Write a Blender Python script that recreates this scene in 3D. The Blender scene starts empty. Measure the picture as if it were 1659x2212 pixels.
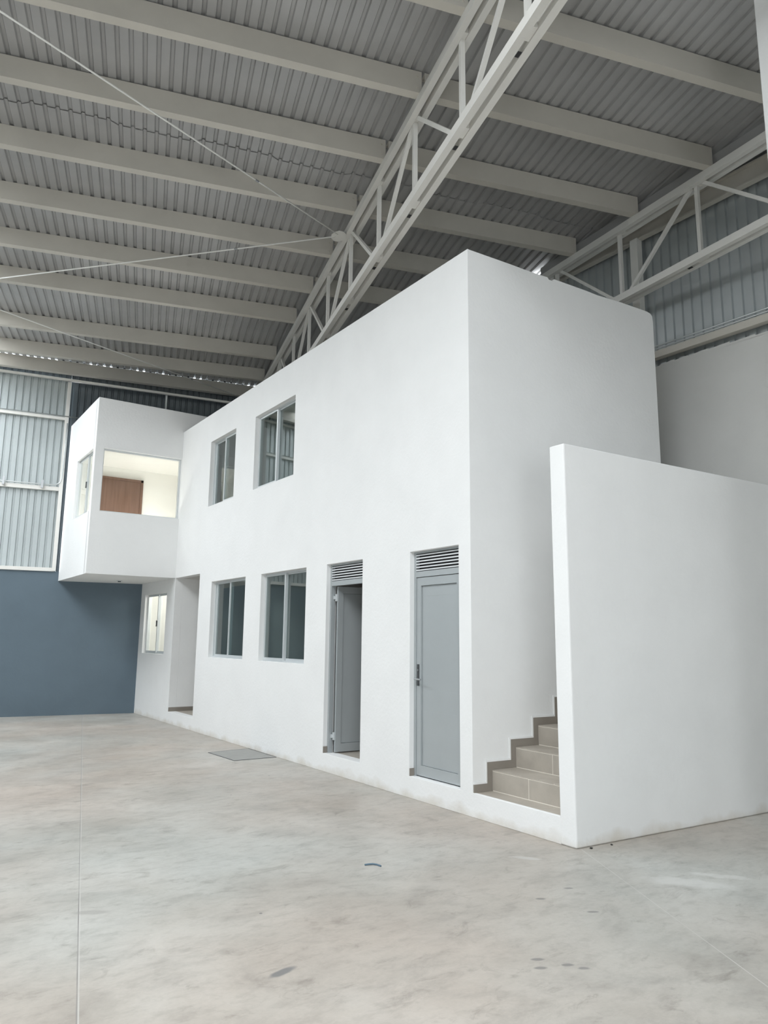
import bpy, bmesh, math, random
from mathutils import Vector, Matrix
random.seed(7)
sc = bpy.context.scene
COL = sc.collection

# ------------------------------------------------------------------ camera
cam_d = bpy.data.cameras.new('camera'); cam = bpy.data.objects.new('camera', cam_d); COL.objects.link(cam)
RIGHT = Vector((0.82333647, -0.56746462, 0.01004842))
DOWN = Vector((0.10478935, 0.13459119, -0.98534481))
FWD = Vector((0.55779589, 0.81232329, 0.17027808))
m = Matrix.Identity(4)
for i in range(3):
    m[i][0] = RIGHT[i]; m[i][1] = -DOWN[i]; m[i][2] = -FWD[i]
m[0][3], m[1][3], m[2][3] = -4.66836, -4.10902, 1.6
cam.matrix_world = m
cam_d.sensor_fit = 'VERTICAL'; cam_d.sensor_height = 24.0
cam_d.lens = 1577.59 / 2212 * 24.0
cam_d.clip_end = 200
sc.camera = cam

# ------------------------------------------------------------------ world, lights, exposure
world = bpy.data.worlds.new('world'); sc.world = world; world.use_nodes = True
bg = world.node_tree.nodes['Background']
bg.inputs[0].default_value = (0.93, 0.97, 1.0, 1); bg.inputs[1].default_value = 9.0
sc.view_settings.view_transform = 'Standard'; sc.view_settings.look = 'None'
sc.view_settings.gamma = 1.0; sc.view_settings.use_curve_mapping = False
sc.view_settings.exposure = 0.22
sc.cycles.max_bounces = 12; sc.cycles.diffuse_bounces = 8; sc.cycles.glossy_bounces = 4
sc.cycles.transmission_bounces = 8; sc.cycles.transparent_max_bounces = 12
sc.cycles.use_denoising = True
sc.cycles.sample_clamp_indirect = 6.0

def area(name, loc, normal, up, sx, sy, energy=0, portal=False, color=(1, 1, 1)):
    d = bpy.data.lights.new(name, 'AREA'); d.shape = 'RECTANGLE'; d.size = sx; d.size_y = sy
    d.energy = energy; d.color = color
    if portal: d.cycles.is_portal = True
    o = bpy.data.objects.new(name, d); COL.objects.link(o)
    n = Vector(normal).normalized(); u = Vector(up); u = (u - n * u.dot(n)).normalized(); r = u.cross(-n)
    mm = Matrix.Identity(4)
    for i in range(3):
        mm[i][0] = r[i]; mm[i][1] = u[i]; mm[i][2] = -n[i]; mm[i][3] = loc[i]
    o.matrix_world = mm
    return o

# roof frame: purlins run along DR, trusses along PE; z of the purlins' lower flange
PHI = -0.29023
DR = Vector((math.cos(PHI), math.sin(PHI), 0)); PE = Vector((-DR.y, DR.x, 0))
RA, RB, RC = -0.00559, -0.02252, 7.2911
def rz(x, y): return RA * x + RB * y + RC
def rp(s, t, off=0.0):
    p = DR * s + PE * t
    return Vector((p.x, p.y, rz(p.x, p.y) + off))
SKY_S0, SKY_S1, SKY_T0, SKY_T1 = -9.6, -6.7, 1.5, 10.6      # roof opening (skylight)
SKY_FILL = (-7.4, -2.4, -9.5, -2.2)                                # unseen roof opening added above the camera to brighten floor and facade
GATE = (-9.0, -6.0, 0.0, 2.6)                                 # big gate behind the camera
YF = -11.0                                                    # front wall
XL = -14.0                                                    # left wall
p = rp((SKY_S0 + SKY_S1) / 2, (SKY_T0 + SKY_T1) / 2, 0.30)
area('roof_opening_portal', p, (0, 0, -1), PE, SKY_S1 - SKY_S0, SKY_T1 - SKY_T0, portal=True)
p = rp((SKY_FILL[0] + SKY_FILL[1]) / 2, (SKY_FILL[2] + SKY_FILL[3]) / 2, 0.30)
area('roof_opening_portal', p, (0, 0, -1), PE, SKY_FILL[1] - SKY_FILL[0], SKY_FILL[3] - SKY_FILL[2], portal=True)  # portal of the added fill opening
area('gate_portal', ((GATE[0] + GATE[1]) / 2, YF - 0.1, (GATE[2] + GATE[3]) / 2), (0, 1, 0), (0, 0, 1), GATE[1] - GATE[0], GATE[3] - GATE[2], portal=True)

# ------------------------------------------------------------------ materials
def lin(c):
    return tuple(((v / 255 + 0.055) / 1.055) ** 2.4 if v > 10 else v / 255 / 12.92 for v in c) + (1,)
def mat(name, col, rough=0.6, metal=0.0, var=0.0, scale=3.0, bump=0.0, bscale=60.0, spec=0.5, col2=None, stretch=None):
    M = bpy.data.materials.new(name); M.use_nodes = True
    nt = M.node_tree; b = nt.nodes['Principled BSDF']
    b.inputs['Roughness'].default_value = rough; b.inputs['Metallic'].default_value = metal
    b.inputs['Specular IOR Level'].default_value = spec
    b.inputs['Base Color'].default_value = (*col[:3], 1)
    tc = nt.nodes.new('ShaderNodeTexCoord'); src = tc.outputs['Object']
    if stretch:
        mp = nt.nodes.new('ShaderNodeMapping'); mp.inputs['Scale'].default_value = stretch
        nt.links.new(src, mp.inputs[0]); src = mp.outputs[0]
    if var > 0 or col2:
        n = nt.nodes.new('ShaderNodeTexNoise'); n.inputs['Scale'].default_value = scale; n.inputs['Detail'].default_value = 6
        n.inputs['Roughness'].default_value = 0.6
        nt.links.new(src, n.inputs['Vector'])
        r = nt.nodes.new('ShaderNodeValToRGB'); r.color_ramp.elements[0].position = 0.3; r.color_ramp.elements[1].position = 0.7
        c2 = col2 or tuple(v * (1 + var) for v in col[:3]); c1 = col[:3] if col2 else tuple(v * (1 - var) for v in col[:3])
        r.color_ramp.elements[0].color = (*c1[:3], 1); r.color_ramp.elements[1].color = (*c2[:3], 1)
        nt.links.new(n.outputs['Fac'], r.inputs[0]); nt.links.new(r.outputs[0], b.inputs['Base Color'])
    if bump > 0:
        n2 = nt.nodes.new('ShaderNodeTexNoise'); n2.inputs['Scale'].default_value = bscale; n2.inputs['Detail'].default_value = 4
        nt.links.new(src, n2.inputs['Vector'])
        bp = nt.nodes.new('ShaderNodeBump'); bp.inputs['Strength'].default_value = bump; bp.inputs['Distance'].default_value = 0.01
        nt.links.new(n2.outputs['Fac'], bp.inputs['Height']); nt.links.new(bp.outputs[0], b.inputs['Normal'])
    return M
M = {}
M['plaster'] = mat('white_plaster', (0.80, 0.805, 0.80), 0.75, var=0.022, scale=1.6, bump=0.25, bscale=25, spec=0.25)
M['plaster_grey'] = mat('grey_render', (0.68, 0.68, 0.66), 0.8, var=0.03, scale=1.5, bump=0.2, bscale=20, spec=0.2)
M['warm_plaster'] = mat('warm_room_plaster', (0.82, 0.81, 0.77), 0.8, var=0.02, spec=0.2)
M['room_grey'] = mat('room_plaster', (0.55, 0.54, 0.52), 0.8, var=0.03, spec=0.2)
M['blue'] = mat('blue_painted_masonry', (0.112, 0.152, 0.185), 0.6, var=0.06, scale=1.2, bump=0.2, bscale=15, spec=0.3)
M['purlin'] = mat('cream_painted_steel', (0.57, 0.545, 0.49), 0.42, var=0.05, scale=2.0, spec=0.4)
M['truss'] = mat('white_painted_steel', (0.72, 0.71, 0.675), 0.4, var=0.03, scale=4.0, spec=0.4)
M['roof'] = mat('galvanised_roof_sheet', (0.42, 0.42, 0.42), 0.45, metal=0.25, var=0.08, scale=1.5, spec=0.5)
M['wallsheet'] = mat('galvanised_wall_sheet', (0.52, 0.555, 0.565), 0.33, metal=0.55, var=0.08, scale=1.2)
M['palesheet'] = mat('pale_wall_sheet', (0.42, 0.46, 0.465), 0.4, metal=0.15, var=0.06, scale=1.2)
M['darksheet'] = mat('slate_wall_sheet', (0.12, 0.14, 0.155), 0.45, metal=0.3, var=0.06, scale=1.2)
M['rod'] = mat('white_painted_rod', (0.82, 0.82, 0.79), 0.4)
M['alu'] = mat('anodised_aluminium', (0.66, 0.69, 0.70), 0.38, metal=0.35, spec=0.5)
M['alu_door'] = mat('grey_aluminium_panel', (0.42, 0.45, 0.46), 0.4, metal=0.25, var=0.02)
M['alu_dark'] = mat('dark_metal', (0.10, 0.105, 0.11), 0.4, metal=0.7)
M['chrome'] = mat('brushed_steel', (0.35, 0.36, 0.37), 0.3, metal=0.9)
M['louvre'] = mat('pale_louvre', (0.72, 0.74, 0.75), 0.4, metal=0.2)
M['black'] = mat('flat_black', (0.02, 0.02, 0.022), 0.6)
M['tile_skirt'] = mat('taupe_skirting_tile', (0.25, 0.225, 0.195), 0.4, var=0.06, scale=6, spec=0.4)
M['wood'] = mat('brown_wood_door', (0.125, 0.068, 0.045), 0.45, col2=(0.185, 0.105, 0.073), scale=3.0, stretch=(6, 1, 0.35))
M['pipe'] = mat('galvanised_conduit', (0.55, 0.58, 0.58), 0.35, metal=0.5)
M['hatch'] = mat('hatch_concrete', (0.30, 0.30, 0.285), 0.7, var=0.05, scale=8)
M['plastic'] = mat('blue_grey_plastic', (0.09, 0.15, 0.20), 0.4)
M['pebble'] = mat('dark_stone', (0.04, 0.04, 0.035), 0.8)
M['lampshade'] = mat('white_lamp_plastic', (0.5, 0.5, 0.5), 0.5)

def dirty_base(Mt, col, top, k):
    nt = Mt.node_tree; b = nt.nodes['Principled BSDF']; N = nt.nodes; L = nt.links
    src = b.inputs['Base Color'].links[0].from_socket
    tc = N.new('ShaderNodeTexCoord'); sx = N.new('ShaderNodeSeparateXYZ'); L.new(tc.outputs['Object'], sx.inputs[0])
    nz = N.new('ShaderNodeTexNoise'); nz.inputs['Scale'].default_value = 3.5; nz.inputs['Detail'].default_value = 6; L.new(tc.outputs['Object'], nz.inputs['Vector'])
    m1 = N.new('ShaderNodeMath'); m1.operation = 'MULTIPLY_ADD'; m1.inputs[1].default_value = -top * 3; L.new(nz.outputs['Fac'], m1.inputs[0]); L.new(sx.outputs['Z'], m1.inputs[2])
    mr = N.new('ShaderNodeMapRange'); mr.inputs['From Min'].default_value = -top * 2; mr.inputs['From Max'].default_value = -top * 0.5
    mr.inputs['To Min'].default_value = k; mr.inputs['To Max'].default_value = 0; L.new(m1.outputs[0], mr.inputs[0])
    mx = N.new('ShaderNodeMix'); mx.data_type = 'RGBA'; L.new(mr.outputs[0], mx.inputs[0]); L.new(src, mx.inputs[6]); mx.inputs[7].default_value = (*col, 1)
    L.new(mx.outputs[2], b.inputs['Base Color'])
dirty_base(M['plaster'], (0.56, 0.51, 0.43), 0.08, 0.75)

def glass_mat(name, tint, ior=1.5, extra=0.0):
    G = bpy.data.materials.new(name); G.use_nodes = True; nt = G.node_tree
    nt.nodes.remove(nt.nodes['Principled BSDF']); out = nt.nodes['Material Output']
    tr = nt.nodes.new('ShaderNodeBsdfTransparent'); tr.inputs[0].default_value = (*tint, 1)
    gl = nt.nodes.new('ShaderNodeBsdfGlossy'); gl.inputs['Roughness'].default_value = 0.0
    gl.inputs[0].default_value = (0.95, 1.0, 1.0, 1)
    fr = nt.nodes.new('ShaderNodeFresnel'); fr.inputs[0].default_value = ior
    ad = nt.nodes.new('ShaderNodeMath'); ad.operation = 'ADD'; ad.inputs[1].default_value = extra; ad.use_clamp = True
    nt.links.new(fr.outputs[0], ad.inputs[0])
    ge = nt.nodes.new('ShaderNodeNewGeometry'); iv = nt.nodes.new('ShaderNodeMath'); iv.operation = 'SUBTRACT'; iv.inputs[0].default_value = 1.0
    nt.links.new(ge.outputs['Backfacing'], iv.inputs[1]); ml = nt.nodes.new('ShaderNodeMath'); ml.operation = 'MULTIPLY'
    nt.links.new(ad.outputs[0], ml.inputs[0]); nt.links.new(iv.outputs[0], ml.inputs[1])
    mx = nt.nodes.new('ShaderNodeMixShader')
    nt.links.new(ml.outputs[0], mx.inputs[0]); nt.links.new(tr.outputs[0], mx.inputs[1]); nt.links.new(gl.outputs[0], mx.inputs[2])
    nt.links.new(mx.outputs[0], out.inputs[0])
    return G
M['glass'] = glass_mat('window_glass', (0.80, 0.85, 0.84), 1.6, 0.05)
M['clear'] = glass_mat('clear_glass', (0.97, 0.98, 0.97), 1.3, 0.0)

# tiles for the stairs
def tile_mat(name, c1, c2):
    T = mat(name, c1, 0.4, col2=c2, scale=4.0, spec=0.4)
    return T
M['tile'] = tile_mat('beige_floor_tile', (0.37, 0.335, 0.29), (0.46, 0.42, 0.365))
M['grout'] = mat('pale_grout', (0.86, 0.82, 0.74), 0.8)

def floor_mat():
    F = bpy.data.materials.new('polished_concrete'); F.use_nodes = True; nt = F.node_tree; b = nt.nodes['Principled BSDF']
    N = nt.nodes; L = nt.links
    tc = N.new('ShaderNodeTexCoord')
    def noise(scale, detail, rough, st=(1, 1, 1), rot=0.0, dist=0.0):
        mp = N.new('ShaderNodeMapping'); mp.inputs['Scale'].default_value = st; mp.inputs['Rotation'].default_value = (0, 0, rot)
        L.new(tc.outputs['Object'], mp.inputs[0])
        n = N.new('ShaderNodeTexNoise'); n.inputs['Scale'].default_value = scale; n.inputs['Detail'].default_value = detail
        n.inputs['Roughness'].default_value = rough; n.inputs['Distortion'].default_value = dist
        L.new(mp.outputs[0], n.inputs['Vector']); return n.outputs['Fac']
    def ramp(src, stops):
        r = N.new('ShaderNodeValToRGB'); e = r.color_ramp.elements
        e[0].position, e[0].color = stops[0][0], (*stops[0][1], 1); e[1].position, e[1].color = stops[-1][0], (*stops[-1][1], 1)
        for p_, c_ in stops[1:-1]:
            q = e.new(p_); q.color = (*c_, 1)
        L.new(src, r.inputs[0]); return r.outputs[0]
    def mixc(kind, fac, a_, b_):
        mx = N.new('ShaderNodeMix'); mx.data_type = 'RGBA'; mx.blend_type = kind
        if isinstance(fac, float): mx.inputs[0].default_value = fac
        else: L.new(fac, mx.inputs[0])
        for s_, v_ in ((6, a_), (7, b_)):
            if isinstance(v_, tuple): mx.inputs[s_].default_value = (*v_, 1)
            else: L.new(v_, mx.inputs[s_])
        return mx.outputs[2]
    base = ramp(noise(0.7, 8, 0.62, rot=0.3, dist=0.4), [(0.28, (0.335, 0.31, 0.275)), (0.5, (0.42, 0.398, 0.362)), (0.72, (0.49, 0.472, 0.438))])
    hue = ramp(noise(0.33, 3, 0.5), [(0.35, (1.05, 0.97, 0.93)), (0.65, (0.96, 1.01, 1.03))])
    c = mixc('MULTIPLY', 1.0, base, hue)
    # trowel marks, stretched
    tr = ramp(noise(2.2, 8, 0.68, st=(0.8, 1.3, 1), rot=-0.55, dist=0.5), [(0.34, (0.84, 0.84, 0.84)), (0.50, (1, 1, 1)), (0.72, (1.04, 1.04, 1.04))])
    c = mixc('MULTIPLY', 0.9, c, tr)
    tr2 = ramp(noise(4.5, 7, 0.7, st=(0.8, 1.5, 1), rot=-0.6, dist=0.8), [(0.33, (0.74, 0.73, 0.72)), (0.43, (1, 1, 1)), (0.9, (1, 1, 1))])
    c = mixc('MULTIPLY', 0.8, c, tr2)
    tr3 = ramp(noise(9, 6, 0.65, st=(0.75, 1.4, 1), rot=-0.6, dist=0.3), [(0.32, (0.84, 0.835, 0.83)), (0.50, (1, 1, 1)), (0.72, (1.045, 1.045, 1.04))])
    c = mixc('MULTIPLY', 0.9, c, tr3)
    fine = ramp(noise(40, 4, 0.7), [(0.3, (0.95, 0.95, 0.95)), (0.7, (1.03, 1.03, 1.03))])
    c = mixc('MULTIPLY', 1.0, c, fine)
    # dark spots
    vo = N.new('ShaderNodeTexVoronoi'); vo.inputs['Scale'].default_value = 2.3; L.new(tc.outputs['Object'], vo.inputs['Vector'])
    sp = N.new('ShaderNodeMath'); sp.operation = 'LESS_THAN'; sp.inputs[1].default_value = 0.022
    L.new(vo.outputs['Distance'], sp.inputs[0])
    c = mixc('MIX', sp.outputs[0], c, (0.16, 0.155, 0.15))
    # saw-cut joints
    def joint(col_in, x0, y0, x1, y1, w, shade, soft=1.5):
        dx, dy = x1 - x0, y1 - y0; l = math.hypot(dx, dy); nx, ny = -dy / l, dx / l
        d = N.new('ShaderNodeVectorMath'); d.operation = 'DOT_PRODUCT'; d.inputs[1].default_value = (nx, ny, 0)
        L.new(tc.outputs['Object'], d.inputs[0])
        s_ = N.new('ShaderNodeMath'); s_.operation = 'SUBTRACT'; s_.inputs[1].default_value = nx * x0 + ny * y0; L.new(d.outputs['Value'], s_.inputs[0])
        ab = N.new('ShaderNodeMath'); ab.operation = 'ABSOLUTE'; L.new(s_.outputs[0], ab.inputs[0])
        mr = N.new('ShaderNodeMapRange'); mr.inputs['From Min'].default_value = w * 0.5; mr.inputs['From Max'].default_value = w * soft
        mr.inputs['To Min'].default_value = 1; mr.inputs['To Max'].default_value = 0
        L.new(ab.outputs[0], mr.inputs[0])
        br = N.new('ShaderNodeMath'); br.operation = 'MULTIPLY'; L.new(mr.outputs[0], br.inputs[0])
        L.new(ramp(noise(1.2, 3, 0.6), [(0.35, (0.35,) * 3), (0.6, (1,) * 3)]), br.inputs[1])
        return mixc('MIX', br.outputs[0], col_in, shade)
    c = joint(c, -2.672, 4.468, -3.795, -0.588, 0.003, (0.22, 0.21, 0.20))
    c = joint(c, -2.665, 4.468, -3.788, -0.588, 0.003, (0.50, 0.49, 0.46))
    c = joint(c, -0.11, -0.288, -1.027, -2.041, 0.003, (0.50, 0.49, 0.46))
    # dark smear
    def smear(col_in, x, y, rx, ry, rot, shade, k=1.0):
        mp = N.new('ShaderNodeMapping'); mp.vector_type = 'TEXTURE'; mp.inputs['Location'].default_value = (x, y, 0)
        mp.inputs['Rotation'].default_value = (0, 0, rot); mp.inputs['Scale'].default_value = (rx, ry, 1)
        L.new(tc.outputs['Object'], mp.inputs[0])
        nz = N.new('ShaderNodeTexNoise'); nz.inputs['Scale'].default_value = 9; L.new(tc.outputs['Object'], nz.inputs['Vector'])
        ln = N.new('ShaderNodeVectorMath'); ln.operation = 'LENGTH'; L.new(mp.outputs[0], ln.inputs[0])
        ad = N.new('ShaderNodeMath'); ad.operation = 'ADD'; L.new(ln.outputs['Value'], ad.inputs[0]); L.new(nz.outputs['Fac'], ad.inputs[1])
        mr = N.new('ShaderNodeMapRange'); mr.inputs['From Min'].default_value = 1.15; mr.inputs['From Max'].default_value = 1.6
        mr.inputs['To Min'].default_value = k; mr.inputs['To Max'].default_value = 0; L.new(ad.outputs[0], mr.inputs[0])
        return mixc('MIX', mr.outputs[0], col_in, shade)
    c = smear(c, -2.87, -0.655, 0.085, 0.03, 0.25, (0.18, 0.175, 0.17))
    c = smear(c, -3.46, 0.66, 0.12, 0.04, -0.5, (0.27, 0.255, 0.24), 0.5)
    for (x, y) in ((-1.05, -0.62), (-1.72, -1.23), (-1.78, -1.31), (-1.64, -1.36), (-1.6, -1.43), (-0.95, -0.95), (-0.75, -0.58)):
        c = smear(c, x, y, 0.035, 0.016, -0.5, (0.17, 0.165, 0.16), 0.75)
    for (x, y, a_, b2) in ((0.02, -0.95, 0.30, 0.10), (0.35, -1.0, 0.22, 0.05), (-0.5, 0.05, 0.12, 0.04)):
        c = smear(c, x, y, a_, b2, -0.9, (0.60, 0.60, 0.58), 0.45)
    L.new(c, b.inputs['Base Color'])
    rr = ramp(noise(1.4, 5, 0.6), [(0.3, (0.34,) * 3), (0.7, (0.52,) * 3)])
    L.new(rr, b.inputs['Roughness']); b.inputs['Specular IOR Level'].default_value = 0.45
    bp = N.new('ShaderNodeBump'); bp.inputs['Strength'].default_value = 0.12; bp.inputs['Distance'].default_value = 0.01
    L.new(noise(14, 5, 0.6), bp.inputs['Height']); L.new(bp.outputs[0], b.inputs['Normal'])
    return F
M['floor'] = floor_mat()

# ------------------------------------------------------------------ helpers
class MB:
    def __init__(s): s.v = []; s.f = []
    def poly(s, pts):
        n = len(s.v); s.v += [tuple(q) for q in pts]; s.f.append(tuple(range(n, n + len(pts))))
    def hexa(s, P):   # P: bottom 4 ccw, top 4 ccw
        n = len(s.v); s.v += [tuple(q) for q in P]
        for f in ((0, 3, 2, 1), (4, 5, 6, 7), (0, 1, 5, 4), (1, 2, 6, 5), (2, 3, 7, 6), (3, 0, 4, 7)):
            s.f.append(tuple(n + i for i in f))
    def box(s, x0, x1, y0, y1, z0, z1):
        x0, x1 = sorted((x0, x1)); y0, y1 = sorted((y0, y1)); z0, z1 = sorted((z0, z1))
        s.hexa([(x0, y0, z0), (x1, y0, z0), (x1, y1, z0), (x0, y1, z0), (x0, y0, z1), (x1, y0, z1), (x1, y1, z1), (x0, y1, z1)])
        return s
    def sweep(s, A, B, prof, side, up, caps=True):
        """closed 2D profile (u along side, v along up) extruded from A to B"""
        A, B, side, up = Vector(A), Vector(B), Vector(side), Vector(up); n = len(s.v); k = len(prof)
        for Q in (A, B):
            for u, v in prof: s.v.append(tuple(Q + side * u + up * v))
        for i in range(k):
            j = (i + 1) % k; s.f.append((n + i, n + j, n + k + j, n + k + i))
        if caps: s.f.append(tuple(n + i for i in reversed(range(k)))); s.f.append(tuple(n + k + i for i in range(k)))
        return s
    def bar(s, A, B, w, h, up=(0, 0, 1)):
        A, B = Vector(A), Vector(B); d = (B - A).normalized(); up = Vector(up)
        side = d.cross(up)
        if side.length < 1e-4: side = d.cross(Vector((1, 0, 0)))
        side.normalize(); u = side.cross(d).normalized()
        return s.sweep(A, B, [(-w / 2, -h / 2), (w / 2, -h / 2), (w / 2, h / 2), (-w / 2, h / 2)], side, u)
    def tube(s, pts, r, seg=10):
        pts = [Vector(q) for q in pts]; rings = []
        for i, q in enumerate(pts):
            d = (pts[min(i + 1, len(pts) - 1)] - pts[max(i - 1, 0)]).normalized()
            a_ = d.cross(Vector((0, 0, 1)))
            if a_.length < 1e-3: a_ = d.cross(Vector((1, 0, 0)))
            a_.normalize(); b_ = d.cross(a_).normalized(); n = len(s.v); rings.append(n)
            for k in range(seg):
                t = 2 * math.pi * k / seg; s.v.append(tuple(q + a_ * r * math.cos(t) + b_ * r * math.sin(t)))
        for n0, n1 in zip(rings, rings[1:]):
            for k in range(seg):
                j = (k + 1) % seg; s.f.append((n0 + k, n0 + j, n1 + j, n1 + k))
        s.f.append(tuple(rings[0] + k for k in reversed(range(seg)))); s.f.append(tuple(rings[-1] + k for k in range(seg)))
        return s
    def build(s, name, material, parent=None, smooth=False, bevel=0.0, xf=None):
        me = bpy.data.meshes.new(name); v = s.v
        if xf: v = [tuple(xf @ Vector(q)) for q in v]
        me.from_pydata(v, [], s.f)
        bm = bmesh.new(); bm.from_mesh(me); bmesh.ops.remove_doubles(bm, verts=bm.verts, dist=1e-5)
        bmesh.ops.recalc_face_normals(bm, faces=bm.faces); bm.to_mesh(me); bm.free()
        me.materials.append(material)
        if smooth:
            for q in me.polygons: q.use_smooth = True
        o = bpy.data.objects.new(name, me); COL.objects.link(o)
        if parent:
            o.parent = parent; o.matrix_parent_inverse = Matrix.Translation(-parent.location)
        if bevel > 0:
            md = o.modifiers.new('bevel', 'BEVEL'); md.width = bevel; md.segments = 2; md.limit_method = 'ANGLE'
        return o
def tag(o, label, cat, group=None, kind=None):
    o['label'] = label; o['category'] = cat
    if group: o['group'] = group
    if kind: o['kind'] = kind
    return o
def empty(name, loc):
    o = bpy.data.objects.new(name, None); COL.objects.link(o); o.location = loc; o.empty_display_size = 0.2; return o
def struct(o, label, cat): return tag(o, label, cat, kind='structure')

def holed(ys, zs, solid, th, place, name, material, bevel=0.008, parent=None):
    """wall of cells: ys, zs breakpoints; solid(y,z) -> bool; place(d, y, z) -> world point, d = depth 0..th"""
    ys = sorted(set(round(q, 5) for q in ys)); zs = sorted(set(round(q, 5) for q in zs)); b = MB()
    S = lambda i, j: 0 <= i < len(ys) - 1 and 0 <= j < len(zs) - 1 and solid((ys[i] + ys[i + 1]) / 2, (zs[j] + zs[j + 1]) / 2)
    for i in range(len(ys) - 1):
        for j in range(len(zs) - 1):
            if not S(i, j): continue
            y0, y1, z0, z1 = ys[i], ys[i + 1], zs[j], zs[j + 1]
            for d in (0, th): b.poly([place(d, y0, z0), place(d, y1, z0), place(d, y1, z1), place(d, y0, z1)])
            for (ii, jj, q0, q1) in ((i - 1, j, (y0, z0), (y0, z1)), (i + 1, j, (y1, z0), (y1, z1)), (i, j - 1, (y0, z0), (y1, z0)), (i, j + 1, (y0, z1), (y1, z1))):
                if not S(ii, jj): b.poly([place(0, *q0), place(0, *q1), place(th, *q1), place(th, *q0)])
    return b.build(name, material, parent=parent, bevel=bevel)
def rects(holes):
    return lambda y, z: not any(a <= y <= b and c <= z <= d for a, b, c, d in holes)

# ------------------------------------------------------------------ dimensions found from the photograph
SILL = 0.212; YB = 1.206; HB = 5.604; XE = 2.858; YK = 9.762; XK = 1.646; HK = 6.011; ZB = 2.697; HW = 3.255; TW = 0.163
AE = -0.0655
# far wall line
W1 = Vector((-XK, 12.17, 0)); W2 = Vector((0, 11.8885, 0)); WD = (W2 - W1).normalized(); WN = Vector((-WD.y, WD.x, 0))
def wallp(s, z, d=0.0):      # s along the wall from the block corner, d = towards the room (negative = behind)
    q = W1 + WD * s - WN * d; return Vector((q.x, q.y, z))
SC = 5.33      # far right corner
SL = -12.45
# right wall line
TH = math.radians(92.0); RWD = Vector((math.cos(TH), math.sin(TH), 0)); RWN = Vector((RWD.y, -RWD.x, 0)); RP0 = Vector((3.62, 3.2, 0))
def rwp(s, z, d=0.0):        # s along +y, d = distance into the room
    q = RP0 + RWD * s - RWN * d; return Vector((q.x, q.y, z))
def rz_at(q): return rz(q.x, q.y)

# ------------------------------------------------------------------ floor
b = MB(); b.box(XL - 0.3, 4.6, YF - 0.3, 15.0, -0.3, 0.0)
struct(b.build('floor', M['floor']), 'smooth grey-beige concrete floor slab with faint joints and smears', 'floor')

# ------------------------------------------------------------------ sheet metal profile along s
PITCH = 0.1345
def sheet_profile(s0, s1, h=0.026):
    """list of (s, height) for a ribbed sheet; pans at 0, ribs raised by h"""
    out = []; k = math.floor(s0 / PITCH)
    out.append((s0, 0))
    while k * PITCH < s1:
        q = k * PITCH
        for ds, hh in ((0, 0), (0.082, 0), (0.094, h), (0.1225, h)):
            if s0 + 1e-3 < q + ds < s1 - 1e-3: out.append((q + ds, hh))
        k += 1
    out.append((s1, 0))
    return out
def sheet(name, material, s0, s1, low, high, place, h=0.026, parent=None):
    """place(s, v, height) ; low(s), high(s) = limits of v"""
    b = MB(); pr = sheet_profile(s0, s1, h)
    for (sa, ha), (sb, hb) in zip(pr, pr[1:]):
        if high(sa) <= low(sa) or high(sb) <= low(sb): continue
        b.poly([place(sa, low(sa), ha), place(sb, low(sb), hb), place(sb, high(sb), hb), place(sa, high(sa), ha)])
    o = b.build(name, material, parent=parent)
    md = o.modifiers.new('thick', 'SOLIDIFY'); md.thickness = 0.0015; md.offset = 0
    return o
# roof
OFFR = 0.258
# far edge of the roof follows the eave beam
EB0 = Vector((-3.13, 12.06, 0)); EB1 = Vector((1.60, 10.95, 0)); ED = (EB1 - EB0).normalized(); EN = Vector((-ED.y, ED.x, 0))
def eave_t(s):
    # t at which the point DR*s+PE*t meets the eave line moved 0.06 m outwards
    o_ = EB0 + EN * 0.06; k = (o_ - DR * s).dot(EN) / PE.dot(EN); return k
wall_t = lambda s: (4.0 - DR.x * s) / 0.2862
eave_t0 = eave_t
eave_t = lambda s: min(eave_t0(s), wall_t(s))
place_roof = lambda s, t, hh: rp(s, t, OFFR + hh)
LAP = lambda s: 2.90 + 0.018 * (s + 5) + (0.05 * (math.floor((s + 20) / (PITCH * 7)) % 2))
roof_root = empty('ceiling', rp(0, 3, OFFR)); struct(roof_root, 'ribbed galvanised roof sheeting seen from below', 'roof')
S_R = 3.2 + 4.0
def s_right(): return 6.6
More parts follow.
